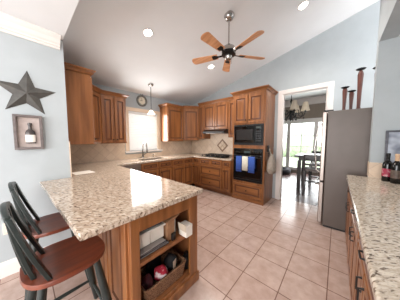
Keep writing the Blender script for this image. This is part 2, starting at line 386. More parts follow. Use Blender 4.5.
# stove run
base('narrow base cabinet at the inside corner left of the cooktop drawers', (-2.995, YF), (-2.74, YF), .60, [dr, ('door', .12, .67, 1)])
base('wide drawer cabinet directly under the gas cooktop', (-2.735, YF), (-2.03, YF), .60, [('drawer', .69, .835, 2), ('drawer', .41, .67, 1), ('drawer', .12, .39, 1)])
base('narrow base cabinet between cooktop drawers and tall oven cabinet', (-2.025, YF), (-1.79, YF), .60, [dr, ('door', .12, .67, 1)])

# dishwasher
dwt = thing('dishwasher', 'steel dishwasher built in beside the sink cabinets', 'dishwasher', (XF, 1.10, 0), PI/2)
build('body', M().box(0, .475, .02, .6, .1, .85), black_met, dwt)
build('door', M().box(.005, .47, -.02, .02, .12, .74), steel, dwt, bev=.006)
build('control_panel', M().box(.005, .47, -.02, .02, .745, .85), steel, dwt, bev=.004)
build('handle', M().tube([(.05, -.02, .71), (.05, -.05, .71), (.42, -.05, .71), (.42, -.02, .71)], .009, 8), chrome, dwt)

# tall oven cabinet with openings for microwave and oven
OX0, OX1, OYF = -1.785, -1.07, 3.16; ow = OX1-OX0; od = YS-OYF-.004
ot = thing('oven_cabinet', 'tall cabinet housing the black microwave and wall oven', 'cabinet', (OX0, OYF, 0), 0)
mz0, mz1, oz0, oz1 = 1.22, 1.66, .43, 1.15; OT = 2.31
build('body', M().box(0, .03, 0, od, 0, OT).box(ow-.03, ow, 0, od, 0, OT).box(.03, ow-.03, od-.02, od, 0, OT).box(.03, ow-.03, 0, od-.02, mz1, OT)
      .box(.03, ow-.03, 0, od-.02, oz1, mz0).box(.03, ow-.03, 0, od-.02, .0, oz0), wood, ot, bev=.002)
for k in range(2):
    x0 = .03+k*(ow-.05)/2
    dd = build('door', M().panel(x0, x0+(ow-.05)/2-.012, mz1+.03, OT-.04), wood, ot); knob(dd, x0+(ow-.05)/2-.045 if k == 0 else x0+.032, mz1+.09)
dd = build('drawer', M().panel(.03, ow-.03, .10, .38, fr=.045), wood_h, ot); knob(dd, ow/2, .24)
build('base_moulding', M().box(-.002, ow+.004, -.014, .0, 0, .075), wood_h, ot, bev=.004)
crown(ot, ow, od, OT, (1, 1))
mw = thing('microwave', 'black built-in microwave above the wall oven', 'microwave', (OX0+.035, OYF, mz0+.004), 0)
W2 = ow-.07
build('body', M().box(0, W2, -.005, .42, 0, mz1-mz0-.008), black_mat, mw)
build('door', M().box(.02, W2-.16, -.03, -.005, .05, .40), black_gloss, mw, bev=.004)
build('window', M().box(.07, W2-.21, -.033, -.03, .11, .33), mat('smoked_mesh', S(38, 36, 36), .25), mw)
cpn = build('control_panel', M().box(W2-.155, W2-.02, -.03, -.005, .05, .40), black_gloss, mw, bev=.004)
build('display', M().box(W2-.14, W2-.04, -.032, -.03, .34, .38), mat('grey_display', S(70, 78, 76), .2), cpn)
km = M()
for i in range(5):
    for j in range(3): km.box(W2-.14+j*.036, W2-.112+j*.036, -.032, -.03, .08+i*.047, .11+i*.047)
build('keypad', km, mat('grey_keys', S(40, 40, 42), .4), cpn, smooth=False)
ov = thing('wall_oven', 'black glass wall oven with towels on its handle', 'oven', (OX0+.035, OYF, oz0+.004), 0)
build('body', M().box(0, W2, -.005, .5, 0, oz1-oz0-.008), black_mat, ov)
od_ = build('door', M().box(.01, W2-.01, -.04, -.005, .06, .57), black_gloss, ov, bev=.006)
build('window', M().box(.12, W2-.12, -.042, -.04, .16, .42), mat('dark_window', S(16, 15, 15), .05), od_)
build('handle', M().tube([(.05, -.04, .535), (.05, -.085, .535), (W2-.05, -.085, .535), (W2-.05, -.04, .535)], .011, 10), black_met, od_)
cpn = build('control_panel', M().box(.01, W2-.01, -.03, -.005, .585, .70), black_gloss, ov, bev=.004)
build('display', M().box(W2*.4, W2*.62, -.032, -.03, .62, .665), mat('oven_display', S(60, 72, 74), .2), cpn)
for k in range(4): build('knob', M().lathe([(.014, 0), (.013, .018), (.003, .019)], (.09+k*.05 if k < 2 else W2-.14+(k-2)*.05, -.03, .642), 14, (0, -1, 0)), black_met, cpn)
build('vent', M().box(.01, W2-.01, -.02, -.005, .01, .05), black_met, ov)
# towels over the oven handle
def towel(label, x, wd, zlo, m, band=None):
    hy, hz = OYF-.085, oz0+.004+.535
    t = M(); prof = [(-.015, zlo), (-.0155, hz-.1), (-.0155, hz), (-.011, hz+.0135), (0, hz+.0165), (.011, hz+.0135), (.0155, hz), (.0155, zlo+.09)]
    rings = []
    for (yy, zz) in prof: rings.append([(x-wd/2+wd*i/6, hy+yy-.003*abs(math.sin(i*1.7)), zz) for i in range(7)])
    t.quadgrid(rings, False)
    o = build('towel', t, m); s_ = o.modifiers.new('thickness', 'SOLIDIFY'); s_.thickness = .004; s_.offset = 1
    tag(o, label, 'towel', 'towels on the oven handle')
    if band: build('stripe', M().box(x-wd/2+.002, x+wd/2-.002, hy-.0235, hy-.0215, zlo+.03, zlo+.045), band, o)
    return o
blue_t = noisy('blue_terry', S(58, 92, 172), S(48, 78, 152), (40, 40, 40), .9, bump=.3)
white_t = noisy('white_terry', S(226, 222, 210), S(212, 208, 194), (40, 40, 40), .9, bump=.3)
towel('blue towel at the left end of the oven handle', -1.575, .13, .655, blue_t, mat('dark_blue_band', S(36, 60, 120), .9))
towel('white towel hanging between two blue towels on the oven', -1.435, .125, .69, white_t)
towel('blue towel at the right end of the oven handle', -1.295, .135, .66, blue_t, mat('dark_blue_band', S(36, 60, 120), .9))

# range hood, cooktop, medallion
ht = thing('range_hood', 'black under-cabinet range hood above the cooktop', 'range hood', (-2.74, 3.22, 1.50)); ht.scale = (.92, 1, 1)
build('shell', M().prism([(0, 0, .0), (0, .19, .0), (0, .19, .10), (0, .10, .10), (0, .0, .045)], (.74, 0, 0)), black_mat, ht, bev=.004)
build('rear_shell', M().box(0, .74, .19, .51, 0, .0985), black_mat, ht)
build('filter', M().box(.1, .64, .05, .46, -.006, 0), steel, ht)
ct = thing('gas_cooktop', 'black gas cooktop set into the counter under the hood', 'cooktop', (-2.38, 3.40, .891))
build('glass_top', M().box(-.36, .36, -.25, .25, 0, .014), black_gloss, ct, bev=.005)
for (x, y) in ((-.24, -.1), (-.24, .12), (.0, .02), (.24, -.1), (.24, .12)):
    build('burner', M().lathe([(.055, 0), (.055, .01), (.04, .012), (.04, .022), (.003, .024)], (x, y, .014), 18), black_met, ct)
for x in (-.24, 0, .24):
    g = M()
    for yy in (-.19, -.1, .02, .12, .2): g.box(x-.112, x+.112, yy-.005, yy+.005, .042, .052)
    for xx in (-.11, 0, .11): g.box(x+xx-.005, x+xx+.005, -.2, .21, .042, .052)
    for xx in (-.11, .11):
        for yy in (-.195, .205): g.box(x+xx-.007, x+xx+.007, yy-.007, yy+.007, .014, .042)
    build('grate', g, black_met, ct, smooth=False)
for k in range(5): build('knob', M().lathe([(.017, 0), (.016, .022), (.003, .023)], (-.2+k*.1, -.225, .014), 14), black_met, ct)
md = thing('tile_medallion', 'diamond tile medallion on the backsplash above the cooktop', 'tile medallion', (-2.43, YS-.012, 1.17))
R_ = .185
def diamond(r, y): return [(-r, y, 0), (0, y, -r), (r, y, 0), (0, y, r)]
build('border', M().quadgrid([diamond(R_, 0), diamond(R_, -.012), diamond(R_-.022, -.012), diamond(R_-.026, -.004)], True, (True, True)), noisy('brown_liner', S(150, 116, 88), S(120, 88, 64), (30, 30, 30), .4), md, smooth=False)
tl = M()
for sx, sz in ((0, 1), (0, -1), (1, 0), (-1, 0)):
    q = .062; tl.prism([(sx*.068-q, -.004, sz*.068), (sx*.068, -.004, sz*.068-q), (sx*.068+q, -.004, sz*.068), (sx*.068, -.004, sz*.068+q)], (0, -.006, 0))
build('inner_tiles', tl, noisy('cream_tile', S(224, 204, 178), S(196, 170, 140), (14, 14, 14), .4), md, smooth=False)

# ------------------------------------------------------------------ peninsula and continuous worktop
zt0, zt1 = .852, .89
PX, PY0, PY1 = -.912, .157, 1.09
ctop = M().prism([(XW+.013, YN+.013, zt0), (XS+.002, YN+.013, zt0), (XS+.002, PY0-.053, zt0), (PX-.008, PY0, zt0), (PX, PY0+.008, zt0), (PX, PY1-.012, zt0), (PX-.012, PY1, zt0), (-2.97, PY1, zt0), (-2.97, 3.085, zt0), (-1.79, 3.085, zt0), (-1.79, YS-.013, zt0), (XW+.013, YS-.013, zt0)], (0, 0, zt1-zt0))
wt = build('granite_worktop', ctop, gran_l)
cut = build('cutter', M().box(-3.49, -3.1, 1.72, 2.36, .5, 1.2), gran_l)
bo = wt.modifiers.new('sink_hole', 'BOOLEAN'); bo.object = cut; bo.operation = 'DIFFERENCE'; bo.solver = 'EXACT'
bv = wt.modifiers.new('soft_edges', 'BEVEL'); bv.width = .006; bv.segments = 3; bv.angle_limit = math.radians(40)
dg = bpy.context.evaluated_depsgraph_get(); dg.update()
me = bpy.data.meshes.new_from_object(wt.evaluated_get(dg)); wt.modifiers.clear(); wt.data = me
bpy.data.objects.remove(cut)
tag(wt, 'speckled cream granite worktop of the peninsula, running round past the sink to the stove', 'worktop')

sk = thing('kitchen_sink', 'steel undermount sink below the kitchen window', 'sink', (-3.295, 2.04, .85))
bw = M(); 
def rr(hx, hy, z): return [(-hx, -hy, z), (hx, -hy, z), (hx, hy, z), (-hx, hy, z)]
bw.quadgrid([rr(.205, .33, 0), rr(.192, .317, -.001), rr(.18, .30, -.17), rr(.02, .02, -.18)], True, (False, True))
o = build('basin', bw, steel, sk); s_ = o.modifiers.new('thickness', 'SOLIDIFY'); s_.thickness = .003; s_.offset = -1
build('drain', M().lathe([(.035, 0), (.03, .004), (.002, .003)], (0, 0, -.178), 16), chrome, sk)
nick = mat('dark_nickel', S(104, 98, 92), .28, 1)
fa = thing('kitchen_faucet', 'tall gooseneck steel faucet behind the sink', 'faucet', (-3.55, 1.93, .89)); fa.scale = (1.25, 1.25, 1.3)
build('base', M().lathe([(.028, 0), (.028, .012), (.018, .02), (.016, .07), (.012, .075)], (0, 0, 0), 16), nick, fa)
build('spout', M().tube([(0, 0, .06), (0, 0, .22)] + [(.075-.075*math.cos(a), 0, .22+.075*math.sin(a)) for a in [PI*k/10 for k in range(1, 10)]] + [(.15, 0, .22), (.152, 0, .17)], .013, 12), nick, fa)
build('spray_head', M().lathe([(.015, 0), (.017, .05), (.012, .06)], (.152, 0, .12), 14), nick, fa)
build('lever', M().tube([(0, .012, .06), (0, .05, .075), (.01, .10, .11)], [.008, .007, .006], 10), nick, fa)
sd = thing('soap_dispenser', 'small steel soap dispenser right of the faucet', 'soap dispenser', (-3.54, 2.2, .89))
build('pump', M().lathe([(.02, 0), (.02, .01), (.01, .015), (.009, .07), (.012, .072), (.002, .078)], (0, 0, 0), 14), chrome, sd)
build('spout', M().tube([(0, 0, .07), (.05, 0, .075), (.07, 0, .065)], .005, 8), chrome, sd)

pc = thing('peninsula_cabinet', 'peninsula cabinet with open end shelves and raised back panels', 'cabinet', (-.955, .42, 0))
L_ = XS-PX
# local x runs from -1.42 (wall) to 0 (open end), y 0..0.63
build('body', M().box(-1.44, -.36, .015, .63, .0, .850), wood, pc)
build('shelf_box', M().box(-.36, -.02, .0, .02, 0, .850).box(-.36, -.02, .61, .63, 0, .850).box(-.36, -.35, .02, .61, 0, .850), wood_in, pc)
build('face_frame', M().box(-.02, 0, 0, .062, 0, .850).box(-.02, 0, .53, .63, 0, .850).box(-.02, 0, .062, .53, .735, .850).box(-.02, 0, .062, .53, 0, .115), wood, pc, bev=.003)
build('shelf', M().box(-.348, -.004, .021, .609, .485, .512), wood_in, pc, bev=.002)
build('shelf', M().box(-.348, -.021, .021, .609, .095, .115), wood_in, pc, bev=.002)
build('base_moulding', M().box(-.03, .014, -.014, .644, 0, .085), wood_h, pc, bev=.006)
for k in range(4):
    x1 = -.04-k*.355
    build('back_panel', M().panel(x1-.33, x1, .10, .84, 0.0, .02, .06), wood, pc)

# contents of the upper shelf
def binder(nm, lab, cat, x0, x1, y0, y1, z0, z1, m, rz=0, bev=.004, group=None):
    cx, cy = (x0+x1)/2, (y0+y1)/2
    o = build(nm, M().box(-(x1-x0)/2, (x1-x0)/2, -(y1-y0)/2, (y1-y0)/2, 0, z1-z0), m, None, bev=bev, loc=(cx, cy, z0))
    o.rotation_euler = (0, 0, rz); return tag(o, lab, cat, group)
card = noisy('white_card', S(236, 230, 220), S(226, 218, 206), (8, 8, 8), .7)
card2 = noisy('cream_card', S(206, 190, 170), S(192, 176, 156), (8, 8, 8), .7)
paper_m = noisy('paper_edges', S(200, 196, 190), S(120, 118, 118), (2, 2, 400), .7)
dark_cov = noisy('dark_cover', S(62, 58, 62), S(44, 42, 48), (10, 10, 10), .4)
sz = .513
binder('storage_box', 'white storage box at the left of the upper peninsula shelf', 'box', -1.22, -1.03, .478, .602, sz+.045, sz+.135, card)
binder('storage_box', 'white storage box in the middle of the upper peninsula shelf', 'box', -1.22, -1.03, .606, .725, sz+.045, sz+.135, card)
o = binder('box_lid', 'long white lid lying across the two shelf storage boxes', 'lid', -1.225, -1.022, .472, .74, sz+.136, sz+.153, card)
for k, (c_, h) in enumerate([(S(58, 60, 70), .012), (S(150, 146, 150), .01), (S(70, 62, 66), .014)]):
    zz = sz+.154+[0, .013, .024][k]
    binder('magazine', ['lowest dark magazine lying on the white box lid', 'pale grey magazine lying on the white box lid', 'topmost dark magazine on the white box lid'][k], 'magazine', -1.21+.01*k, -1.05+.008*k, .49, .72-.03*k, zz, zz+h, mat('cover', c_, .35), .05*(k-1), .002, 'magazines on the box lid')
zz = sz
for k in range(6):
    h = [.008, .006, .008, .006, .008, .007][k]
    c_ = [S(66, 62, 64), S(140, 134, 132), S(50, 48, 54), S(112, 104, 104), S(58, 56, 60), S(150, 142, 138)][k]
    binder('booklet', ['bottom', 'second lowest', 'third lowest', 'fourth lowest', 'fifth lowest', 'top'][k]+' booklet of the pile under the white boxes on the upper shelf', 'booklet', -1.25, -.985+.004*(k % 2), .47+.003*k, .745-.008*k, zz, zz+h-.001, mat('booklet_cover', c_, .4), .04*(k % 3-1), .0015, 'booklets under the shelf boxes')
    zz += h
b_ = thing('paper_bag', 'folded tan paper bag leaning behind the white carton', 'bag', (-1.055, .785, sz))
build('bag_body', M().prism([(-.05, -.045, 0), (.05, -.045, 0), (.05, .03, 0), (-.05, .03, 0)], (0, .0, .16)), noisy('kraft', S(168, 126, 92), S(146, 106, 76), (12, 12, 12), .8), b_, bev=.004)
build('folded_top', M().prism([(-.05, -.045, .16), (.05, -.045, .16), (.05, .03, .16), (-.05, .03, .16)], (.01, .05, .03)), noisy('kraft', S(168, 126, 92), S(146, 106, 76), (12, 12, 12), .8), b_)
c1 = thing('white_carton', 'white carton at the front right of the upper shelf', 'carton', (-.968, .908, sz))
build('carton_body', M().box(-.045, .048, -.036, .038, 0, .10), card, c1, bev=.002)
build('flap', M().box(-.045, .048, -.043, -.038, .05, .115, Matrix.Rotation(.12, 3, 'X')), card2, c1)
o = binder('notepad', 'slim white notepad standing beside the tan paper bag', 'notepad', -1.06, -1.045, .838, .866, sz, sz+.15, mat('notepad_paper', S(214, 206, 194), .7), .5, .002)
o = binder('black_case', 'small black case in front of the tan paper bag', 'case', -.998, -.978, .77, .81, sz, sz+.06, black_mat, .2, .004)
# lower shelf: wicker basket with cloths
zb = .116
wick = mat('wicker', S(150, 108, 76), .6); N, L, b = nodes(wick)
tcn = N.new('ShaderNodeTexCoord'); wv = N.new('ShaderNodeTexWave'); wv.bands_direction = 'Z'; wv.inputs['Scale'].default_value = 22; wv.inputs['Distortion'].default_value = 6; wv.inputs['Detail Scale'].default_value = 6
rp = ramp(N, [(.2, S(96, 62, 42)), (.8, S(188, 140, 102))]); L.new(tcn.outputs['Object'], wv.inputs[0]); L.new(wv.outputs[0], rp.inputs[0]); L.new(rp.outputs[0], b.inputs['Base Color'])
bmp = N.new('ShaderNodeBump'); bmp.inputs['Strength'].default_value = 1; bmp.inputs['Distance'].default_value = .006; L.new(wv.outputs[0], bmp.inputs['Height']); L.new(bmp.outputs[0], b.inputs['Normal'])
bk = thing('wicker_basket', 'brown wicker basket on the lower peninsula shelf', 'basket', (-1.10, .735, zb)); bk.scale = (1, .98, .84)
def rrect(hx, hy, r, z, n=6):
    P = []
    for cx, cy, a0 in ((hx-r, hy-r, 0), (-hx+r, hy-r, PI/2), (-hx+r, -hy+r, PI), (hx-r, -hy+r, 1.5*PI)):
        for i in range(n+1): a = a0+PI/2*i/n; P.append((cx+r*math.cos(a), cy+r*math.sin(a), z))
    return P
build('basket_body', M().quadgrid([rrect(.10, .19, .03, 0), rrect(.105, .20, .03, .06), rrect(.115, .212, .03, .145), rrect(.105, .202, .025, .145), rrect(.095, .185, .025, .012), rrect(.02, .03, .01, .012)], True, (True, True)), wick, bk)
rim = M(); rim.tube([Vector(p)+Vector((0, 0, .148)) for p in rrect(.11, .207, .03, 0)] + [Vector(rrect(.11, .207, .03, .148)[0])], .009, 8)
build('rim', rim, wick, bk)
def lump(nm, lab, cat, c, r, s3, m, rz=0, amp=.25):
    mm = M().ball((0, 0, 0), r, 16, s3)
    for v in mm.bm.verts:
        n_ = math.sin(v.co.x*70+c[0]*50)*math.sin(v.co.y*60+c[1]*90)*math.cos(v.co.z*65)
        v.co *= 1+amp*n_
    o = build(nm, mm, m, None, subd=1, loc=c); o.rotation_euler = (0, 0, rz); return tag(o, lab, cat)
zi = zb+.002
red = noisy('red_white_cloth', S(176, 30, 56), S(238, 220, 222), (26, 26, 26), .8, lo=.5, hi=.6)
lump('cloth_bundle', 'red and white cloth bundled in the middle of the basket', 'cloth', (-1.065, .71, zi+.11), .06, (1, 1, 1.1), red)
lump('cloth_bundle', 'dark red cloth bundled at the left of the basket', 'cloth', (-1.085, .60, zi+.095), .055, (.9, .8, .95), noisy('maroon_cloth', S(92, 22, 36), S(50, 20, 28), (20, 20, 20), .8))
lump('cloth_bundle', 'black cloth heaped at the right of the basket', 'cloth', (-1.09, .84, zi+.12), .068, (1, .9, .95), noisy('black_cloth', S(30, 30, 34), S(20, 20, 24), (20, 20, 20), .8))
o = binder('black_pouch', 'black pouch standing at the back of the basket', 'pouch', -1.175, -1.155, .64, .78, zi+.011, zi+.21, black_mat, 0, .008)
o = binder('tan_tag', 'small cream card poking out of the basket on the right', 'card', -1.025, -1.021, .805, .85, zi, zi+.175, card2, .3, .001)
jr = thing('black_jar', 'black round jar standing right of the wicker basket', 'jar', (-1.045, .987, zb))
build('jar_body', M().lathe([(.034, 0), (.038, .01), (.038, .10), (.03, .115), (.02, .12)], (0, 0, 0), 20), black_mat, jr)
build('jar_lid', M().lathe([(.024, .12), (.024, .145), (.002, .148)], (0, 0, 0), 18), black_met, jr)
# sheet of paper far on the peninsula, by the wall corner
o = binder('paper_sheet', 'white sheet of paper lying on the worktop near the wall corner', 'paper', -2.72, -2.50, .42, .64, .8905, .8925, mat('white_paper', S(240, 236, 228), .6), .1, .0005)

# ------------------------------------------------------------------ bar stools
def stool(label, x, y, rz):
    t = thing('bar_stool', label, 'stool', (x, y, 0), rz, 'bar stools at the peninsula')
    sm = M(); H = .62; n = 36; rings = []
    def outl(k, f):
        a = 2*PI*k/n; c, s = math.cos(a), math.sin(a)
        e = 2/2.7; return (.205*f*math.copysign(abs(c)**e, c), .20*f*math.copysign(abs(s)**e, s))
    for f, z in ((.3, H-.036), (.9, H-.036), (.985, H-.028), (1.0, H-.014), (.985, H-.002), (.9, H-.002), (.6, H-.009), (.25, H-.011), (.03, H-.011)):
        rings.append([(*outl(k, f), z) for k in range(n)])
    sm.quadgrid(rings, True, (True, True)); build('seat', sm, seat_m, t)
    tops, bots = {}, {}
    for sx in (-1, 1):
        for sy in (-1, 1):
            a = Vector((sx*.125, sy*.12, H-.03)); b2 = Vector((sx*.215, sy*.205, 0)); tops[sx, sy], bots[sx, sy] = a, b2
            build('leg', M().tube([b2, b2.lerp(a, .15), b2.lerp(a, .55), a], [.016, .02, .025, .019], 12), black_paint, t)
    at = lambda sx, sy, z: bots[sx, sy].lerp(tops[sx, sy], z/(H-.03))
    for p, q in (((-1, -1), (-1, 1)), ((1, -1), (1, 1))): build('stretcher', M().tube([at(*p, .21), at(*p, .21).lerp(at(*q, .21), .5), at(*q, .21)], [.009, .013, .009], 10), black_paint, t)
    for sy, z in ((-1, .30), (1, .17)): build('stretcher', M().tube([at(-1, sy, z), at(-1, sy, z).lerp(at(1, sy, z), .5), at(1, sy, z)], [.009, .013, .009], 10), black_paint, t)
    # flat splayed slats and a bowed crest
    for k in range(5):
        u = (k-2)/2; wd = .026
        p0 = Vector((u*.15, -.165+.075*u*u, H-.02)); p1 = Vector((u*.125, -.225+.01*u*u, H+.36)); pm = p0.lerp(p1, .5)+Vector((0, -.014, 0))
        rg = []
        for i in range(9):
            f = i/8; p = p0*(1-f)**2+pm*2*f*(1-f)+p1*f*f
            w_ = wd*(1+.25*math.sin(PI*f)); th = .010
            rg.append([p+Vector((-w_, -th, 0)), p+Vector((w_, -th, 0)), p+Vector((w_, th, 0)), p+Vector((-w_, th, 0))])
        build('back_slat', M().quadgrid(rg, True, (True, True)), black_paint, t, bev=.003)
    rg = []
    for i in range(13):
        u = -1+i/6; z0 = H+.345; hh = .05*(1-.4*u*u)
        y_ = -.227+.012*u*u
        rg.append([(u*.14, y_-.012, z0), (u*.14, y_+.010, z0), (u*.14, y_+.006, z0+hh), (u*.14, y_-.016, z0+hh)])
    build('crest_rail', M().quadgrid(rg, True, (True, True)), black_paint, t, bev=.004)
    return t
stool('black bar stool with cherry seat nearest the peninsula corner', -1.265, .15, .03)
stool('black bar stool with cherry seat closer to the star wall', -1.87, .155, -.02)

# ------------------------------------------------------------------ star wall decor
st = M(); cy, cz, R1, R2 = .055, 1.812, .232, .098
pts = [(XS+.004, cy+(R1 if k % 2 == 0 else R2)*math.sin(k*PI/5+.06), cz+(R1 if k % 2 == 0 else R2)*math.cos(k*PI/5+.06)) for k in range(10)]
ctr = st.bm.verts.new((XS+.05, cy, cz)); bk_ = st.bm.verts.new((XS+.002, cy, cz)); vv = [st.bm.verts.new(p) for p in pts]
for i in range(10): st.bm.faces.new((ctr, vv[i], vv[(i+1) % 10])); st.bm.faces.new((bk_, vv[(i+1) % 10], vv[i]))
o = build('metal_star', st, noisy('weathered_metal', S(66, 64, 62), S(80, 78, 74), (14, 14, 14), .6, metal=.1), smooth=False)
tag(o, 'dark grey five-pointed metal star on the left wall', 'wall star')
fy0, fy1, fz0, fz1 = -.052, .152, 1.245, 1.592
fr = thing('shadow_box', 'grey framed shadow box with a small bottle, below the star', 'shadow box', (XS, (fy0+fy1)/2, (fz0+fz1)/2))
hy, hz = (fy1-fy0)/2, (fz1-fz0)/2; gf = noisy('grey_frame', S(112, 102, 100), S(94, 86, 84), (4, 4, 30), .5)
build('frame', M().box(0.001, .045, -hy, -hy+.022, -hz, hz).box(.001, .045, hy-.022, hy, -hz, hz).box(.001, .045, -hy+.022, hy-.022, hz-.022, hz).box(.001, .045, -hy+.022, hy-.022, -hz, -hz+.022), gf, fr, bev=.002)
build('backing', M().box(.001, .006, -hy+.022, hy-.022, -hz+.022, hz-.022), noisy('linen_backing', S(200, 186, 180), S(188, 174, 168), (30, 30, 30), .8), fr)
bt = build('bottle', M().lathe([(.001, 0), (.034, .002), (.036, .01), (.036, .11), (.03, .13), (.013, .15), (.013, .185), (.016, .187), (.016, .21), (.001, .211)], (.026, .01, -.115), 20), mat('amber_dark_glass', S(66, 60, 58), .1), fr)
for v in bt.data.vertices: v.co.x = .026+(v.co.x-.026)*.5
lb = build('bottle_label', M().lathe([(.0365, .0), (.0365, .075)], (.026, .01, -.10), 20), mat('cream_label', S(232, 224, 216), .6), bt)
for v in lb.data.vertices: v.co.x = .026+(v.co.x-.026)*.52
ol = thing('wall_outlet', 'ivory double outlet plate low on the left wall', 'outlet', (XS, -.135, .475))
build('plate', M().box(0.0005, .007, -.035, .035, -.057, .057), ivory, ol, bev=.003)
for z in (-.024, .024):
    s_ = build('socket', M().lathe([(.017, 0), (.016, .003), (.001, .003)], (.007, 0, z), 16, (1, 0, 0)), white_pl, ol)
    build('slots', M().box(.0095, .0105, -.008, -.005, z-.005, z+.006).box(.0095, .0105, .005, .008, z-.005, z+.006), black_mat, s_)

# wall clock and pendant by the window
cl = thing('wall_clock', 'round dark-rimmed clock on the wall above the window', 'clock', (XW, 1.985, 2.285))
build('rim', M().torus((.016, 0, 0), .115, .025, (1, 0, 0)), noisy('pewter', S(126, 126, 120), S(98, 98, 92), (12, 12, 12), .5, metal=.2), cl)
build('face', M().lathe([(.095, .002), (.095, .012), (.001, .012)], (0, 0, 0), 24, (1, 0, 0)), mat('clock_face', S(216, 206, 186), .6), cl)
build('top_loop', M().torus((.014, 0, .155), .024, .006, (1, 0, 0), 16, 8), black_met, cl)
build('hands', M().box(.013, .015, -.004, .004, -.01, .065).box(.0155, .017, -.045, .01, -.004, .004), black_met, cl)
mk = M()
for k in range(12):
    a = k*PI/6; mk.box(.0125, .0135, .078*math.sin(a)-.004, .078*math.sin(a)+.004, .078*math.cos(a)-.004, .078*math.cos(a)+.004)
build('hour_marks', mk, black_met, cl, smooth=False)
px_, py_ = -3.18, 1.955
pz = vz(px_)
pd = thing('pendant_lamp', 'small pendant lamp with white glass shade over the sink', 'lamp', (px_, py_, pz-.005))
build('canopy', M().lathe([(.062, .012), (.062, -.005), (.05, -.025), (.012, -.04)], (0, 0, 0), 20), chrome, pd)
build('rod', M().tube([(0, 0, -.03), (0, 0, -.60)], .006, 8), black_met, pd)
build('shade', M().lathe([(.018, -.555), (.035, -.575), (.06, -.61), (.082, -.645), (.078, -.645), (.057, -.612), (.031, -.58), (.01, -.56)], (0, 0, 0), 24), mat('frosted_glass', S(255, 250, 240), .4, emit=S(255, 244, 226), es=2.0), pd)
build('socket', M().lathe([(.02, -.53), (.022, -.56), (.004, -.575)], (0, 0, 0), 14), chrome, pd)

# recessed lights
lamp_m = mat('lit_lens', S(255, 255, 255), .4, emit=S(255, 246, 236), es=14)
def can(x, y, label, power=22):
    z = vz(x); t = thing('recessed_light', label, 'ceiling light', (x, y, z), 0, 'recessed ceiling lights')
    ang = -math.atan(.257); t.rotation_euler = (0, ang, 0); t.scale = (.75, .75, 1)
    build('trim_ring', M().torus((0, 0, -.004), .083, .009, (0, 0, 1), 28, 8), trim_m, t)
    build('lens', M().lathe([(.076, -.001), (.076, -.007), (.001, -.009)], (0, 0, 0), 24), lamp_m, t)
    l = bpy.data.lights.new('lamp_glow', 'SPOT'); l.energy = power*3; l.spot_size = math.radians(150); l.spot_blend = .8; l.shadow_soft_size = .07; l.color = (1, .92, .84)
    lo = bpy.data.objects.new('lamp_glow', l); C.objects.link(lo); lo.location = (x+.006, y, z-.03)
can(-2.07, 1.247, 'recessed ceiling light at the upper left, nearest the flat white ceiling')
can(-2.04, 2.668, 'recessed ceiling light just below the fan blades')
can(-.457, 2.754, 'recessed ceiling light high at the upper right near the blue wall')

# ceiling fan
fx, fy, fzb = -1.21, 1.99, 2.525
fn = thing('ceiling_fan', 'five-blade ceiling fan with wooden blades on a nickel rod', 'ceiling fan', (fx, fy, vz(fx)))
d0 = fzb-vz(fx)
build('canopy', M().lathe([(.045, .03), (.07, .012), (.07, -.02), (.05, -.055), (.02, -.07)], (0, 0, 0), 24), chrome, fn)
build('downrod', M().tube([(0, 0, -.05), (0, 0, d0+.14)], .011, 12), chrome, fn)
build('motor', M().lathe([(.02, .16), (.028, .14), (.05, .125), (.085, .11), (.098, .085), (.098, .05), (.06, .045)], (0, 0, d0), 28), chrome, fn)
build('flywheel', M().lathe([(.06, .045), (.095, .04), (.098, .01), (.07, 0)], (0, 0, d0), 28), black_met, fn)
build('switch_housing', M().lathe([(.05, 0), (.05, -.03), (.035, -.05), (.008, -.056)], (0, 0, d0), 20), chrome, fn)
build('pull_chain', M().tube([(.04, 0, d0-.02), (.043, 0, d0-.12)], .0025, 6), chrome, fn)
for k in range(5):
    a = math.radians(-90+72*k); R = Matrix.Rotation(a, 3, 'Z'); Tt = Matrix.Rotation(math.radians(13), 3, 'X')
    bl = M(); outline = []
    for i in range(9): f = i/8; outline.append((.16+.36*f, -.046-.018*f))
    for i in range(1, 8): th = -PI/2+PI*i/8; outline.append((.52+.045*math.cos(th), .064*math.sin(th)))
    for i in range(9): f = 1-i/8; outline.append((.16+.36*f, .046+.018*f))
    P = [R @ (Tt @ Vector((x, y, 0))) + Vector((0, 0, d0+.015)) for x, y in outline]
    q = build('blade', bl.prism(P, (0, 0, .007)), blade_m, fn, bev=.0015)
    ir = M().prism([R @ (Tt @ Vector((x, y, -.006)))+Vector((0, 0, d0+.015)) for x, y in ((.06, -.014), (.15, -.012), (.2, -.035), (.24, -.03), (.24, .03), (.2, .035), (.15, .012), (.06, .014))], (0, 0, .006))
    build('blade_iron', ir, black_met, q)

# ------------------------------------------------------------------ bag and keys on the oven cabinet side
kr = thing('key_hooks', 'dark key hook strip on the side of the oven cabinet', 'key rack', (OX1, 3.33, 1.12))
build('strip', M().box(.001, .016, -.06, .06, -.03, .10), black_met, kr, bev=.003)
for k in range(3): build('hook', M().tube([(.012, -.05+k*.05, -.005), (.03, -.05+k*.05, -.02), (.034, -.05+k*.05, -.006)], .004, 8), black_met, kr)
for k in range(3):
    t = thing('key_bunch', ['front', 'middle', 'rear'][k]+' bunch of keys hanging on the dark hook strip', 'keys', (OX1+.03, 3.28+.05*k, 1.095), 0, 'key bunches on the hook strip')
    build('ring', M().torus((0, 0, -.012), .012, .0018, (0, 1, .2), 16, 6), black_met, t)
    for j in range(2): build('key', M().box(-.003+.006*j, -.001+.006*j, -.009, .009, -.05, -.024).box(-.003+.006*j, -.001+.006*j, -.004, .004, -.095-.02*k, -.05), black_met, t)
bgm = noisy('grey_canvas', S(164, 154, 142), S(142, 132, 120), (18, 18, 18), .85, bump=.3)
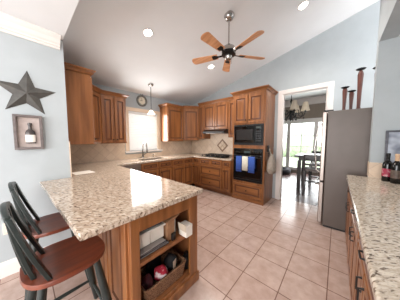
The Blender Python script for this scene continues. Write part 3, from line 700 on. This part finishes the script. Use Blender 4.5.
bg_ = thing('cloth_bag', 'plump grey cloth bag hanging on the side of the oven cabinet', 'bag', (OX1+.09, 3.31, .64)); bg_.scale = (1.25, 1.15, 1.1)
rings = []
for r_, z in ((.02, 0), (.05, .01), (.068, .06), (.07, .13), (.06, .22), (.042, .29), (.022, .345), (.026, .37)):
    rings.append([(r_*1.0*math.cos(2*PI*k/18)*(1+.05*math.sin(k*2.4)), r_*1.75*math.sin(2*PI*k/18), z) for k in range(18)])
build('bag_body', M().quadgrid(rings, True, (True, True)), bgm, bg_, subd=1)
build('strap', M().tube([(0, .02, .355), (-.03, .012, .43), (-.043, 0, .47), (-.03, -.012, .43), (0, -.02, .355)], .006, 8), bgm, bg_)

# ------------------------------------------------------------------ refrigerator and candlesticks
FX0, FX1, FY0, FY1, FZ = -.12, .68, 3.0, 3.70, 1.76
rf = thing('refrigerator', 'tall steel refrigerator with grey sides beside the doorway', 'refrigerator', (FX0, FY0, 0))
fw_, fd_ = FX1-FX0, FY1-FY0
build('body', M().box(0, fw_, 0, fd_, .03, FZ), fridge_side, rf, bev=.008)
dz0 = .70
for (z0, z1) in ((dz0+.006, FZ-.012), (.05, dz0-.006)):
    dr_ = build('door', M().box(-.065, -.006, .002, fd_-.002, z0, z1), steel, rf, bev=.012)
    if z0 > .5:
        build('handle', M().tube([(-.065, .08, z0+.12), (-.11, .08, z0+.16), (-.145, .08, z0+.5), (-.11, .08, z1-.2), (-.065, .08, z1-.16)], .012, 10), chrome, dr_)
    else:
        build('handle', M().tube([(-.065, .08, z1-.06), (-.11, .10, z1-.06), (-.118, fd_/2, z1-.06), (-.11, fd_-.10, z1-.06), (-.065, fd_-.08, z1-.06)], .012, 10), chrome, dr_)
build('hinge_cover', M().box(-.05, .06, .02, .09, FZ, FZ+.022), black_met, rf, bev=.004)
build('foot_grille', M().box(0.01, fw_-.01, .02, fd_-.02, 0, .03), black_mat, rf)
cand = noisy('red_brown_turned_wood', S(104, 60, 50), S(72, 40, 34), (24, 24, 3), .4)
def candle(label, x, y, h, s=1.0):
    t = thing('candle_holder', label, 'candle holder', (x, y, FZ+.0015), 0, 'wooden candle holders on the fridge')
    k = s
    build('column', M().lathe([(.022*k, 0), (.022*k, .02), (.018*k, .05), (.022*k, h*.5), (.029*k, h*.86), (.022*k, h*.93), (.014*k, h-.03), (.012*k, h-.02)], (0, 0, 0), 20), cand, t)
    build('drip_pan', M().lathe([(.012*k, h-.024), (.042*k, h-.012), (.05*k, h), (.04*k, h-.002), (.004, h-.006)], (0, 0, 0), 20), black_met, t)
    build('spike', M().lathe([(.005, h-.008), (.001, h+.02)], (0, 0, 0), 8), black_met, t)
    return t
candle('medium wooden candle holder at the left on the fridge', .052, 3.22, .36)
candle('short wooden candle holder in the middle of three on the fridge', .13, 3.30, .31)
candle('tallest wooden candle holder standing on the fridge', .205, 3.20, .575, 1.1)
candle('half-hidden wooden candle holder on the fridge behind the wall edge', .372, 3.22, .555, 1.1)

# ------------------------------------------------------------------ right counter
RY0, RY1 = -.6, 2.765
rw = build('granite_counter', M().box(.107, .798, RY0, RY1, zt0, zt1), gran_r, bev=.01)
tag(rw, 'grey speckled granite counter along the right edge', 'counter')
def pull(parent, x, z, y=-.02):
    m = M().tube([(x-.038, y, z), (x-.034, y-.02, z), (x+.034, y-.02, z), (x+.038, y, z)], [.007, .0045, .0045, .007], 8)
    return build('pull', m, black_met, parent)
def pull_v(parent, x, z, y=-.02):
    m = M().tube([(x, y, z-.038), (x, y-.02, z-.034), (x, y-.02, z+.034), (x, y, z+.038)], [.007, .0045, .0045, .007], 8)
    return build('pull', m, black_met, parent)
nm = ['base cabinet under the right counter beside the fridge', 'second base cabinet from the fridge under the right counter', 'third base cabinet from the fridge under the right counter', 'base cabinet at the near end of the right counter']
ys = [2.765, 2.05, 1.42, .79, .16]
for k in range(4):
    a, wd = front_place((.152, ys[k]-.002), (.152, ys[k+1]))
    t = thing('base_cabinet', nm[k], 'cabinet', (.152, ys[k]-.002, 0), a, 'base cabinets')
    build('body', M().box(.001, wd-.001, 0, .64, .1, .85), wood, t, bev=.003)
    build('toe_kick', M().box(.001, wd-.001, .07, .09, 0, .1), wood_h, t)
    dd = build('drawer', M().panel(.014, wd-.014, .69, .835, fr=.03), wood_h, t); pull(dd, wd/2, .765)
    for j in range(2):
        x0 = .014+j*(wd-.014)/2
        dd = build('door', M().panel(x0, x0+(wd-.042)/2, .12, .67), wood, t); pull_v(dd, x0+(wd-.042)/2-.035 if j == 0 else x0+.035, .58)
# wine bottles
def bottle(label, x, y, glass, capm, labm, h=.31):
    t = thing('wine_bottle', label, 'bottle', (x, y, zt1), 0, 'wine bottles on the right counter')
    build('glass', M().lathe([(.001, .004), (.036, 0), (.0385, .006), (.0385, .175), (.035, .2), (.022, .222), (.0145, .235), (.0138, h-.03), (.016, h-.028), (.016, h-.012), (.0135, h-.01), (.002, h-.008)], (0, 0, 0), 24), glass, t)
    build('capsule', M().lathe([(.0155, h-.075), (.0158, h-.028), (.0172, h-.026), (.0172, h-.01), (.015, h-.003), (.001, h-.002)], (0, 0, 0), 20), capm, t)
    build('paper_label', M().lathe([(.0391, .055), (.0391, .14)], (0, 0, 0), 24), labm, t)
dk = mat('dark_bottle_glass', S(14, 14, 14), .06)
bottle('dark wine bottle with a red label, left of the pair', .425, 2.62, dk, black_met, noisy('red_label', S(150, 40, 66), S(196, 150, 152), (30, 30, 30), .5, lo=.55, hi=.62))
bottle('dark wine bottle with a tan cap, right of the pair', .475, 2.545, dk, mat('tan_cap', S(206, 172, 140), .5), noisy('dark_label', S(70, 56, 50), S(96, 80, 70), (30, 30, 30), .5))
# framed picture leaning on the stub wall
pf = thing('framed_picture', 'grey framed glossy picture leaning behind the wine bottles', 'picture', (.415, 2.70, zt1))
Rt = Matrix.Rotation(math.radians(-5), 3, 'X'); pw, ph = .34, .56; pv = (0, 0, 0)
fm = M()
for a in ((0, .02, 0, ph), (pw-.02, pw, 0, ph), (.02, pw-.02, ph-.02, ph), (.02, pw-.02, 0, .02)): fm.box(a[0], a[1], 0, .022, a[2], a[3], Rt, pv)
build('frame', fm, noisy('pewter_frame', S(92, 92, 98), S(70, 70, 78), (6, 6, 20), .35, metal=.4), pf, bev=.002)
ar = mat('soft_print', S(170, 178, 190), .12); N, L, b = nodes(ar)
tcn = N.new('ShaderNodeTexCoord'); n = N.new('ShaderNodeTexNoise'); n.inputs['Scale'].default_value = 7
rp = ramp(N, [(.35, S(206, 212, 222)), (.5, S(164, 170, 182)), (.62, S(112, 118, 132))]); L.new(tcn.outputs['Object'], n.inputs[0]); L.new(n.outputs[0], rp.inputs[0]); L.new(rp.outputs[0], b.inputs['Base Color'])
build('print', M().box(.02, pw-.02, .008, .014, .02, ph-.02, Rt, pv), ar, pf)

# ------------------------------------------------------------------ dining room
tb = thing('dining_table', 'dark tall dining table beyond the doorway', 'table', (-.20, 5.12, 0))
build('tabletop', M().box(-.62, .62, -.45, .45, .89, .935), dark_wood, tb, bev=.006)
build('apron', M().box(-.54, .54, -.38, .38, .80, .889), dark_wood, tb)
for sx in (-1, 1):
    for sy in (-1, 1): build('leg', M().box(sx*.52-.04, sx*.52+.04, sy*.36-.04, sy*.36+.04, 0, .80), dark_wood, tb, bev=.005)
def bar_chair():
    t = thing('dining_chair', 'dark tall dining chair nearest the doorway, seen from behind', 'chair', (0, 0, 0), 0, 'tall dining chairs')
    build('seat', M().box(-.21, .21, -.20, .21, .58, .63), noisy('grey_seat_pad', S(120, 108, 104), S(104, 94, 90), (12, 12, 12), .6), t, bev=.015)
    for sx in (-1, 1):
        build('leg', M().prism([(sx*.19-.02, -.21, 0), (sx*.19+.02, -.21, 0), (sx*.19+.02, -.17, 0), (sx*.19-.02, -.17, 0)], (0, 0, .58)), dark_wood, t)
        build('leg', M().box(sx*.19-.02, sx*.19+.02, .16, .20, 0, .58), dark_wood, t)
        build('back_post', M().prism([(sx*.19-.02, -.21, .58), (sx*.19+.02, -.21, .58), (sx*.19+.02, -.175, .58), (sx*.19-.02, -.175, .58)], (0, -.05, .40)), dark_wood, t)
        build('stretcher', M().box(sx*.19-.012, sx*.19+.012, -.17, .16, .2, .235), dark_wood, t)
    build('foot_rail', M().box(-.17, .17, .165, .195, .24, .275), dark_wood, t)
    build('crest_rail', M().box(-.17, .17, -.255, -.225, .89, .98), dark_wood, t)
    build('back_slat', M().box(-.17, .17, -.235, -.21, .72, .77), dark_wood, t)
    return t
ch = bar_chair(); ch.location = (-.395, 4.70, 0); ch.rotation_euler = (0, 0, .05)
copy_thing(ch, (.065, 4.70, 0), -.05, 'dark tall dining chair second along the table, close to the fridge edge')
copy_thing(ch, (-.38, 5.72, 0), PI, 'dark tall dining chair on the window side of the table')
bd = thing('pet_bed', 'dark round pet bed on the floor below the dining windows', 'pet bed', (-1.72, 6.80, 0))
build('bolster', M().torus((0, 0, .10), .33, .10, (0, 0, 1), 28, 12), noisy('dark_plush', S(52, 48, 52), S(40, 38, 42), (14, 14, 14), .95), bd)
build('cushion', M().lathe([(.30, .01), (.30, .08), (.2, .10), (.002, .105)], (0, 0, 0), 24), noisy('grey_plush', S(150, 146, 148), S(128, 124, 126), (14, 14, 14), .95), bd)
# chandelier
hx, hy_, hzb = -.99, 4.9, 1.98
cn = thing('chandelier', 'dark chandelier with small cream shades in the dining room', 'chandelier', (hx, hy_, 2.9)); cn.scale = (1.02, 1.02, 1.1)
Z = lambda z: z-2.9
build('canopy', M().lathe([(.06, 0), (.05, -.03), (.008, -.04)], (0, 0, 0), 18), black_met, cn)
build('chain', M().tube([(0, 0, -.03), (0, 0, Z(2.46))], .008, 8), black_met, cn)
build('stem', M().lathe([(.012, Z(2.48)), (.03, Z(2.42)), (.012, Z(2.36)), (.02, Z(2.24)), (.05, Z(2.16)), (.03, Z(2.08)), (.045, Z(2.02)), (.01, Z(1.94))], (0, 0, 0), 16), black_met, cn)
shade_m = noisy('cream_shade', S(244, 234, 220), S(232, 218, 200), (20, 20, 20), .7)
N, L, b = nodes(shade_m)
tr = N.new('ShaderNodeBsdfTranslucent'); tr.inputs[0].default_value = S(250, 240, 226); mx = N.new('ShaderNodeMixShader'); mx.inputs[0].default_value = .5
L.new(b.outputs[0], mx.inputs[1]); L.new(tr.outputs[0], mx.inputs[2]); L.new(mx.outputs[0], N['Material Output'].inputs[0])
for k in range(5):
    a = 2*PI*k/5+.1; c, s = math.cos(a), math.sin(a)
    pp = [(.03, 2.12), (.10, 2.03), (.2, 2.0), (.29, 2.06), (.32, 2.14)]
    ar_ = build('arm', M().tube([(r*c, r*s, Z(z)) for r, z in pp], .010, 8), black_met, cn)
    build('candle_cup', M().lathe([(.012, Z(2.13)), (.04, Z(2.15)), (.014, Z(2.17)), (.012, Z(2.24))], (.32*c, .32*s, 0), 12), black_met, ar_)
    sh = M().quadgrid([[(.32*c+r*math.cos(2*PI*i/20), .32*s+r*math.sin(2*PI*i/20), Z(z)) for i in range(20)] for r, z in ((.10, 2.17), (.05, 2.37), (.047, 2.37), (.096, 2.173))], True)
    build('shade', sh, shade_m, ar_)
    build('scroll', M().torus((.13*c, .13*s, Z(2.16)), .05, .009, (-s, c, 0), 18, 6).torus((.22*c, .22*s, Z(2.09)), .045, .008, (-s, c, 0), 18, 6), black_met, ar_)
    build('crystal_drop', M().ball((.29*c, .29*s, Z(2.0)), .016, 8, (1, 1, 2)).ball((.13*c, .13*s, Z(1.98)), .018, 8, (1, 1, 2)), mat('smoky_crystal', S(96, 88, 84), .1), ar_)
